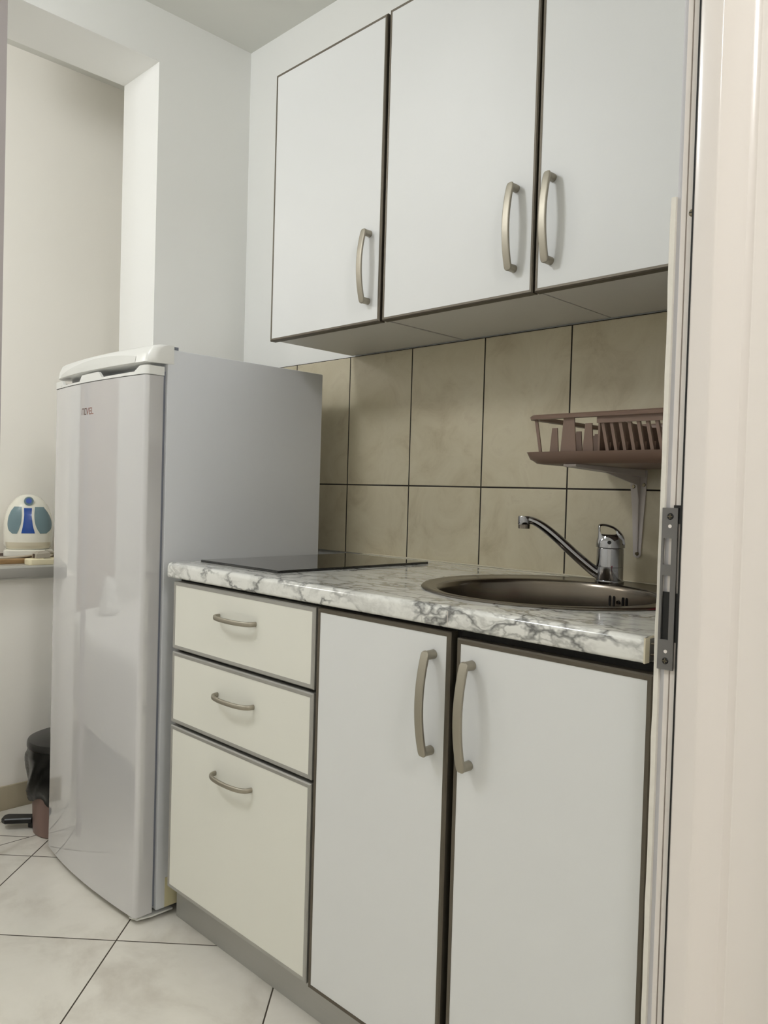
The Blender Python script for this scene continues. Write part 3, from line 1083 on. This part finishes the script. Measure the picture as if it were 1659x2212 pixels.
obj('top_band', bm, FRPLAST, dr, sharp=30)
obj('finger_recess', B(-0.52, -0.10, -0.6560, -0.6140, 1.2741, 1.2800), FRGREY, dr)

# logo strokes on the door
LX0, LX1, LZ0, LZ1 = -0.3690, -0.2985, 1.1940, 1.2085
cw = (LX1 - LX0) / 5


def stroke_letter(i, segs, m):
    bm = bmesh.new()
    xo = LX0 + i * cw
    wl = cw * 0.74
    hh = LZ1 - LZ0
    t = 0.00115
    for (ax, az), (bx, bz) in segs:
        A = Vector((xo + ax * wl, 0, LZ0 + az * hh))
        Bp = Vector((xo + bx * wl, 0, LZ0 + bz * hh))
        d = (Bp - A).normalized()
        s = Vector((-d.z, 0, d.x)) * t
        A2, B2 = A - d * t, Bp + d * t
        ring = [A2 + s, B2 + s, B2 - s, A2 - s]
        for q in ring:
            q.y = fy(q.x)
        loft(bm, [[q + Vector((0, -0.0002, 0)) for q in ring], [q + Vector((0, 0.0004, 0)) for q in ring]])
    obj('logo_letter', bm, m, dr, smooth=False)


stroke_letter(0, [((0, 0), (0, 1)), ((0, 1), (0.85, 1)), ((0.85, 1), (1, 0.85)), ((1, 0.85), (1, 0))], LOGOD)
stroke_letter(1, [((0.1, 0), (0.1, 1)), ((0.1, 1), (0.95, 1)), ((0.95, 1), (0.95, 0)), ((0.95, 0), (0.1, 0))], LOGOD)
stroke_letter(2, [((0, 1), (0.45, 0)), ((0.45, 0), (1, 1))], LOGO)
stroke_letter(3, [((0.95, 1), (0.1, 1)), ((0.1, 1), (0.1, 0)), ((0.1, 0), (0.95, 0)), ((0.1, 0.5), (0.85, 0.5))], LOGO)
stroke_letter(4, [((0, 1), (0, 0)), ((0, 0), (0.8, 0))], LOGO)

# hood / control cap on top front
def cap_ring(x, squash=0.0):
    y = fy(x)
    pr_ = [(-0.5900, 1.3455), (y + 0.034, 1.3450), (y + 0.022, 1.3425), (y + 0.013, 1.3360), (y + 0.006, 1.3200), (y + 0.003, 1.3030), (y + 0.006, 1.3008), (-0.6060, 1.3030), (-0.5900, 1.3030)]
    return [(x, yy + squash * (1 if yy < -0.60 else 0), zz) for yy, zz in pr_]


bm = bmesh.new()
rings = []
for i in range(5):
    a = PI / 2 * i / 5
    rings.append(cap_ring(-0.5790 + 0.018 * (1 - math.cos(a)) , 0.018 * (1 - math.sin(a))))
for i in range(31):
    rings.append(cap_ring(-0.5610 + (0.5610 - 0.0770) * i / 30))
for i in range(1, 6):
    a = PI / 2 * i / 5
    rings.append(cap_ring(-0.0770 + 0.018 * math.sin(a), 0.022 * (1 - math.cos(a))))
loft(bm, rings)
cap = obj('top_cap', bm, FRPLAST, fr, sharp=50)
# lens-shaped control panel on the front of the cap
def cap_y(x, z):
    y = fy(x)
    tab = [(1.3030, 0.003), (1.3200, 0.006), (1.3360, 0.013), (1.3425, 0.022)]
    for (za, da), (zb_, db) in zip(tab, tab[1:]):
        if z <= zb_:
            return y + da + (db - da) * max(0, z - za) / (zb_ - za)
    return y + 0.022


bm = bmesh.new()
rows = []
for i in range(41):
    t = i / 40
    x = -0.540 + 0.425 * t
    top = 1.3035 + 0.0300 * (math.sin(PI * min(1, t * 0.78 + 0.03)) ** 0.7) * (1 - 0.25 * t ** 3)
    rows.append([(x, cap_y(x, 1.3030 + (top - 1.3030) * s / 5) - 0.0009, 1.3030 + (top - 1.3030) * s / 5) for s in range(6)])
loft(bm, rows, False, False, closed=False)
obj('control_panel', bm, FRGREY, cap, sharp=60)
obj('hinge_tab', B(-0.0820, -0.0640, -0.5885, -0.5760, 1.3366, 1.3440), GASK, fr, label='small grey hinge cover')
obj('hinge_pin', rod(bmesh.new(), (-0.085, -0.640, 1.285), (-0.085, -0.640, 1.303), 0.005, n=14), FRGREY, fr)
obj('lower_hinge_plate', prism(bmesh.new(), [(-0.135, -0.560), (-0.135, -0.640), (-0.090, -0.656), (-0.068, -0.648), (-0.061, -0.615), (-0.061, -0.560)], 'z', 0.0095, 0.0130), FRGREY, fr)
for x, y in ((-0.095, -0.575), (-0.530, -0.575), (-0.095, -0.180), (-0.530, -0.180)):
    obj('foot', lathe(bmesh.new(), x, y, [(0.020, 0.0), (0.021, 0.003), (0.014, 0.006), (0.014, 0.0206)], 20), BLACK, fr)
obj('tape_patch', B(-0.0602, -0.0590, -0.5830, -0.4800, 0.0225, 0.0930), TAPE, fr, label='yellowed tape on the lower side')

# ------------------------------------------------------------------ things on the sill
ZS = 0.762
bm = bmesh.new()
loft(bm, [rrect(-1.165, -0.9760, -0.645, -0.360, 0.012, ZS + 0.0003), rrect(-1.166, -0.9750, -0.646, -0.359, 0.012, ZS + 0.003), rrect(-1.166, -0.9750, -0.646, -0.359, 0.012, ZS + 0.0130), rrect(-1.164, -0.9770, -0.644, -0.361, 0.012, ZS + 0.0155)])
tag(obj('chopping_board', bm, WOOD), 'pale wooden board lying on the grey sill under the appliance', 'chopping board')
ZBD = ZS + 0.0155
bm = bmesh.new()
loft(bm, [rrect(-1.150, -1.0000, -0.660, -0.380, 0.02, ZBD + 0.0003), rrect(-1.153, -0.9970, -0.664, -0.377, 0.02, ZBD + 0.0045), rrect(-1.150, -1.0000, -0.660, -0.380, 0.02, ZBD + 0.0045), rrect(-1.148, -1.0020, -0.658, -0.382, 0.02, ZBD + 0.0020)])
tag(obj('serving_tray', bm, TRAYM), 'thin dark brown tray on the wooden board under the white appliance', 'tray')
ZK = ZBD + 0.0025

kt = thing('electric_kettle', 'cream white electric kettle with blue front strip and slate blue windows', 'kettle', (-1.0750, -0.5200, ZK))
KA = math.atan2(0.93, 0.36)       # local -y turned towards the room
KM = Matrix.Translation((-1.0750, -0.5200, ZK)) @ Matrix.Rotation(KA, 4, 'Z')
S = 0.00148 / 10.05
Yb = 1560
ks = 0.0190 + 0.0030               # underside of the body above the board tray


def prof_at(tab, v):
    if v <= tab[0][0]:
        return tab[0][1]
    for (a, fa), (b, fb) in zip(tab, tab[1:]):
        if v <= b:
            t = (v - a) / (b - a)
            return fa + (fb - fa) * t
    return tab[-1][1]


A_TAB = [(345, 20), (352, 90), (365, 140), (390, 195), (430, 255), (500, 322), (600, 392), (700, 440), (800, 472), (900, 493), (1000, 504), (1100, 508), (1400, 502), (1480, 492), (1530, 470), (1560, 435)]


def k_a(Y):
    return prof_at(A_TAB, Y) * S


def k_b(Y):
    return k_a(Y) * 0.80 + 0.002


def kz(Y):
    return ks + (Yb - Y) * S


KC = 0.6


def k_front(u, Y, off=0.0):
    a, b = k_a(Y) + off, k_b(Y) + off
    q = max(0.0, 1 - (abs(u) / a) ** 2.4)
    return -b * q ** (1 / 2.4)


def ksec(Y, n=96):
    a, b = k_a(Y), k_b(Y)
    pts = []
    for i in range(n):
        th = 2 * PI * i / n
        c, s = math.cos(th), math.sin(th)
        e = 2 / 2.4
        pts.append(KM @ Vector((a * math.copysign(abs(c) ** e, c), b * math.copysign(abs(s) ** e, s), kz(Y))))
    return pts


ys = [1560, 1545, 1530, 1500, 1480, 1400, 1250, 1100, 1000, 900, 800, 700, 600, 550, 500, 465, 430, 408, 390, 376, 365, 358, 352, 347, 345]
obj('kettle_body', loft(bmesh.new(), [ksec(y) for y in ys]), KWHITE, kt, sharp=60)


def patch(name, left, right, y0, y1, m, off=0.0012, rows_n=24, cols_n=10, lab=None):
    bm = bmesh.new()
    front_rows, back_rows = [], []
    for i in range(rows_n + 1):
        Y = y0 + (y1 - y0) * i / rows_n
        l_, r_ = ((sum(prof_at(t_, min(y1, max(y0, Y + d_))) for d_ in (-36, -24, -12, 0, 12, 24, 36)) / 7 - 580) * S for t_ in (left, right))
        row, brow = [], []
        for j in range(cols_n + 1):
            u = l_ + (r_ - l_) * j / cols_n
            row.append(KM @ Vector((u, k_front(u, Y) - off, kz(Y))))
            brow.append(KM @ Vector((u, k_front(u, Y) + 0.002, kz(Y))))
        front_rows.append(row)
        back_rows.append(brow)
    rings = [f + list(reversed(b)) for f, b in zip(front_rows, back_rows)]
    loft(bm, rings)
    obj(name, bm, m, kt, sharp=50, label=lab)


patch('window_panel', [(620, 300), (660, 262), (720, 222), (850, 175), (1000, 158), (1100, 172), (1160, 195), (1195, 235), (1212, 285)], [(620, 440), (800, 445), (900, 440), (1000, 428), (1100, 398), (1160, 378), (1212, 345)], 620, 1212, KSLATE, lab='slate blue side window')
patch('window_panel', [(620, 705), (800, 694), (900, 700), (1000, 716), (1100, 752), (1160, 788), (1206, 825)], [(620, 875), (650, 905), (720, 958), (830, 1018), (950, 1056), (1050, 1062), (1120, 1042), (1170, 1000), (1206, 930)], 620, 1206, KSLATE, lab='slate blue side window')
patch('centre_strip', [(648, 485), (800, 492), (900, 486), (1050, 468), (1200, 440)], [(648, 645), (800, 640), (900, 652), (1050, 672), (1200, 715)], 648, 1200, KBLUE, lab='royal blue centre strip')
patch('lower_collar', [(1400, 118), (1540, 150)], [(1400, 1042), (1540, 1010)], 1400, 1535, KBEIGE, off=0.0014, cols_n=40, lab='lower band in cream that carries its shading')  # band is real; its cream tone carries shading of the down-facing lower body


def kdisc(u, Y, r, d0, d1, m, name, parent):
    c = KM @ Vector((u, k_front(u, Y) - d0, kz(Y)))
    c2 = KM @ Vector((u, k_front(u, Y) - d1, kz(Y)))
    return obj(name, rod(bmesh.new(), c, c2, r, r * 0.9, n=24), m, parent)


bt = kdisc(0, 500, 104 * S, -0.010, 0.0100, KSLATE, 'button_ring', kt)
kdisc(0, 490, 66 * S, 0.004, 0.0130, KBUTT, 'button', kt)
bm = bmesh.new()
for zz, g in ((0.0, 0.004), (0.003, 0.0), (0.0180, 0.0), (0.0215, 0.003)):
    pass
loft(bm, [[KM @ Vector(p) for p in rrect(-0.0725 + g, 0.0760 - g, -0.066 + g, 0.062 - g, 0.020, zz)] for zz, g in ((0.0, 0.004), (0.002, 0.0), (0.0180, 0.0005), (0.0215, 0.004))])
obj('power_base', bm, KWHITE, kt, sharp=40)

ps = thing('power_strip', 'cream multi socket power strip at the front edge of the grey sill', 'power strip', (-0.925, -0.49, ZS))
bm = bmesh.new()
loft(bm, [rrect(-0.9560, -0.9080, -0.5780, -0.3400, 0.010, ZS + 0.0003), rrect(-0.9570, -0.9070, -0.5790, -0.3390, 0.010, ZS + 0.003), rrect(-0.9570, -0.9070, -0.5790, -0.3390, 0.010, ZS + 0.0165), rrect(-0.9545, -0.9095, -0.5765, -0.3415, 0.010, ZS + 0.0190)])
obj('strip_body', bm, STRIPM, ps)
for y in (-0.548, -0.492, -0.436, -0.380):
    obj('socket', lathe(bmesh.new(), -0.932, y, [(0.0205, ZS + 0.0188), (0.0205, ZS + 0.0205), (0.0185, ZS + 0.0205), (0.0180, ZS + 0.0192)], 28), STRIPM, ps)

pg = thing('power_plug', 'grey angled plug lying on the cream power strip', 'plug', (-0.935, -0.535, ZS + 0.021))
bm = bmesh.new()
zpl = ZS + 0.0207
loft(bm, [[(-0.950, -0.556, zpl), (-0.918, -0.556, zpl), (-0.916, -0.512, zpl), (-0.952, -0.512, zpl)],
          [(-0.950, -0.554, zpl + 0.012), (-0.918, -0.554, zpl + 0.012), (-0.916, -0.512, zpl + 0.016), (-0.952, -0.512, zpl + 0.016)],
          [(-0.944, -0.546, zpl + 0.020), (-0.924, -0.546, zpl + 0.020), (-0.924, -0.520, zpl + 0.022), (-0.944, -0.520, zpl + 0.022)]])
obj('plug_body', bm, PLUGM, pg)
obj('plug_sleeve', sweep(bmesh.new(), [(-0.935, -0.520, zpl + 0.018), (-0.937, -0.500, zpl + 0.016), (-0.940, -0.480, zpl + 0.009)], [0.007, 0.006, 0.004], [0.007, 0.006, 0.004], (1, 0, 0), n=12), PLUGM, pg)
obj('earth_clip', B(-0.939, -0.929, -0.5585, -0.5560, zpl + 0.001, zpl + 0.013), TRAYM, pg)

pts = []
for i in range(31):
    t = i / 30
    pts.append((-0.9800 + 0.022 * math.sin(PI * t) - 0.012 * (1 - t), -0.690 + 0.150 * t, ZBD + 0.0060 + 0.004 * t * t))
tag(obj('power_cable', sweep(bmesh.new(), pts, 0.0035, 0.0035, (0, 0, 1), n=10), CABLE), 'pale cable looped over the wooden board in front of the kettle', 'cable')

# ------------------------------------------------------------------ pedal bin
bx, by = -0.698, -0.535
pb = thing('pedal_bin', 'small rosy brown pedal bin with black bag and dark lid beside the refrigerator', 'bin', (bx, by, 0.0))
obj('bucket', lathe(bmesh.new(), bx, by, [(0.092, 0.0), (0.096, 0.003), (0.100, 0.10), (0.108, 0.245), (0.104, 0.245)], 40), BINM, pb)
random.seed(11)
bm = bmesh.new()
rings = []
n = 72
for i in range(15):
    t = i / 14
    z = 0.252 - t * 0.150
    base = 0.1120 - 0.004 * t + (0.004 if 0.1 < t < 0.9 else 0)
    ring = []
    for j in range(n):
        th = 2 * PI * j / n
        w = 0.0045 * math.sin(9 * th + 5 * t) * math.sin(PI * min(1, t * 1.1)) + 0.003 * math.sin(17 * th + 11 * t + 1.3) * min(1, 2 * t) + 0.003 * math.sin(8 * t + 3 * th)
        r = base + w
        zz = z + (0.010 * math.sin(4 * th + 0.6) + 0.006 * math.sin(9 * th)) * t
        ring.append((bx + r * math.cos(th), by + r * math.sin(th), zz))
    rings.append(ring)
loft(bm, rings, False, False)
obj('bin_bag', bm, BAG, pb, sharp=80)
lid = obj('lid', lathe(bmesh.new(), bx, by, [(0.1120, 0.2520), (0.1165, 0.2540), (0.1165, 0.2660), (0.1135, 0.2720), (0.1050, 0.2755), (0.0500, 0.2800), (0.004, 0.2810)], 48), BINLID, pb)
pd = Vector((-0.61, -0.79, 0)).normalized()
ps_ = Vector((-pd.y, pd.x, 0))
c0 = Vector((bx, by, 0))


def pbox(d0, d1, hw0, hw1, z0, z1, tip=0.0):
    t = bmesh.new()
    ring = lambda z, g: [c0 + pd * d0 - ps_ * (hw0 - g) + Vector((0, 0, z)), c0 + pd * (d1 - tip) - ps_ * (hw1 - g) + Vector((0, 0, z)), c0 + pd * (d1 - g) - ps_ * (hw1 * 0.45) + Vector((0, 0, z)),
                         c0 + pd * (d1 - g) + ps_ * (hw1 * 0.45) + Vector((0, 0, z)), c0 + pd * (d1 - tip) + ps_ * (hw1 - g) + Vector((0, 0, z)), c0 + pd * d0 + ps_ * (hw0 - g) + Vector((0, 0, z))]
    loft(t, [ring(z0, 0.003), ring(z0 + 0.003, 0), ring(z1 - 0.003, 0), ring(z1, 0.003)])
    return t


obj('pedal', pbox(0.100, 0.185, 0.018, 0.022, 0.018, 0.034, 0.012), BLACK, pb)
obj('pedal_arm', pbox(0.088, 0.112, 0.012, 0.010, 0.002, 0.028, 0.002), BLACK, pb)

# ------------------------------------------------------------------ bed in the room (seen in the fridge door's reflection)
bd = thing('bed', 'low bed in the room reflected in the glossy refrigerator door', 'bed', (-1.08, -1.90, 0.0))
obj('bed_base', B(-1.66, -0.50, -2.70, -1.22, 0.05, 0.26, bev=0.01), SKIRT, bd)
for x in (-1.58, -0.58):
    for y in (-2.60, -1.30):
        obj('leg', B(x - 0.03, x + 0.03, y - 0.03, y + 0.03, 0, 0.052), TABLEW, bd)
obj('mattress', B(-1.72, -0.44, -2.74, -1.06, 0.261, 0.468, bev=0.04, seg=4), CLOTH, bd)
bm = bmesh.new()
rings = []
for g, z in ((0.0, 0.185), (0.004, 0.30), (0.006, 0.42), (0.022, 0.470), (0.07, 0.485), (0.30, 0.492)):
    ring = []
    for px_, py_, _ in rrect(-1.76 + g, -0.40 - g, -2.78 + g, -1.02 - g, 0.10, z, 8):
        wv = 0.008 * math.sin(px_ * 17 + py_ * 19) * max(0, 0.45 - z) / 0.25
        ring.append((px_ + wv, py_ + wv, z + 0.012 * math.sin(5 * px_) * (1 if z < 0.25 else 0)))
    rings.append(ring)
loft(bm, rings, False, True)
tag(obj('bedspread', bm, CLOTH, sharp=70), 'white bedspread over the bed reflected in the refrigerator door', 'bedspread')
bm = bmesh.new()
rings = []
tx_, ty_ = -1.45, -1.40
for k, z in ((0.075, 0.4925), (0.090, 0.505), (0.082, 0.535), (0.060, 0.575), (0.056, 0.605), (0.046, 0.630), (0.012, 0.642)):
    rings.append([(tx_ + (k + 0.010 * math.sin(5 * 2 * PI * j / 40 + z * 30)) * math.cos(2 * PI * j / 40), ty_ + (k + 0.010 * math.cos(7 * 2 * PI * j / 40 + z * 40)) * math.sin(2 * PI * j / 40), z) for j in range(40)])
loft(bm, rings)
tag(obj('folded_towel', bm, CLOTH, sharp=80), 'white bundled towel standing on the bed reflected in the refrigerator door', 'towel')

# ceiling lamps (outside the picture, they carry the light; the bed one is added to brighten the reflection)
def glow(name, col, strength):
    m = bpy.data.materials.new(name)
    m.use_nodes = True
    b_ = m.node_tree.nodes['Principled BSDF']
    b_.inputs['Base Color'].default_value = (0.9, 0.9, 0.88, 1)
    b_.inputs['Emission Color'].default_value = (*col, 1)
    b_.inputs['Emission Strength'].default_value = strength
    return m


for nm, loc, lab, pw, col in (('bed', BED_FILL, 'unseen glowing globe added above the bed to brighten its reflection', BED_FILL_POWER, (1.0, 0.965, 0.92)),
                              ('kitchen', KITCHEN_LAMP, 'round glowing ceiling lamp over the kitchen floor', KITCHEN_POWER, (0.945, 0.972, 1.0)),
                              ('hall', HALL_LAMP, 'round glowing ceiling lamp in the hall outside the door frame', HALL_POWER, (0.985, 0.965, 0.965))):
    lp = thing('ceiling_lamp', lab, 'lamp', (loc[0], loc[1], ZC))
    obj('housing', lathe(bmesh.new(), loc[0], loc[1], [(0.060, ZC - 0.0005), (0.062, ZC - 0.012), (0.050, ZC - 0.016), (0.045, loc[2] + GLOBE_R - 0.010)], 40), LAMPM, lp)
    prof_ = [(max(0.003, GLOBE_R * math.sin(PI * i / 20)), loc[2] - GLOBE_R * math.cos(PI * i / 20)) for i in range(21)]
    obj('glass_globe', lathe(bmesh.new(), loc[0], loc[1], prof_, 40), glow(nm + '_lamp_glow', col, pw), lp)
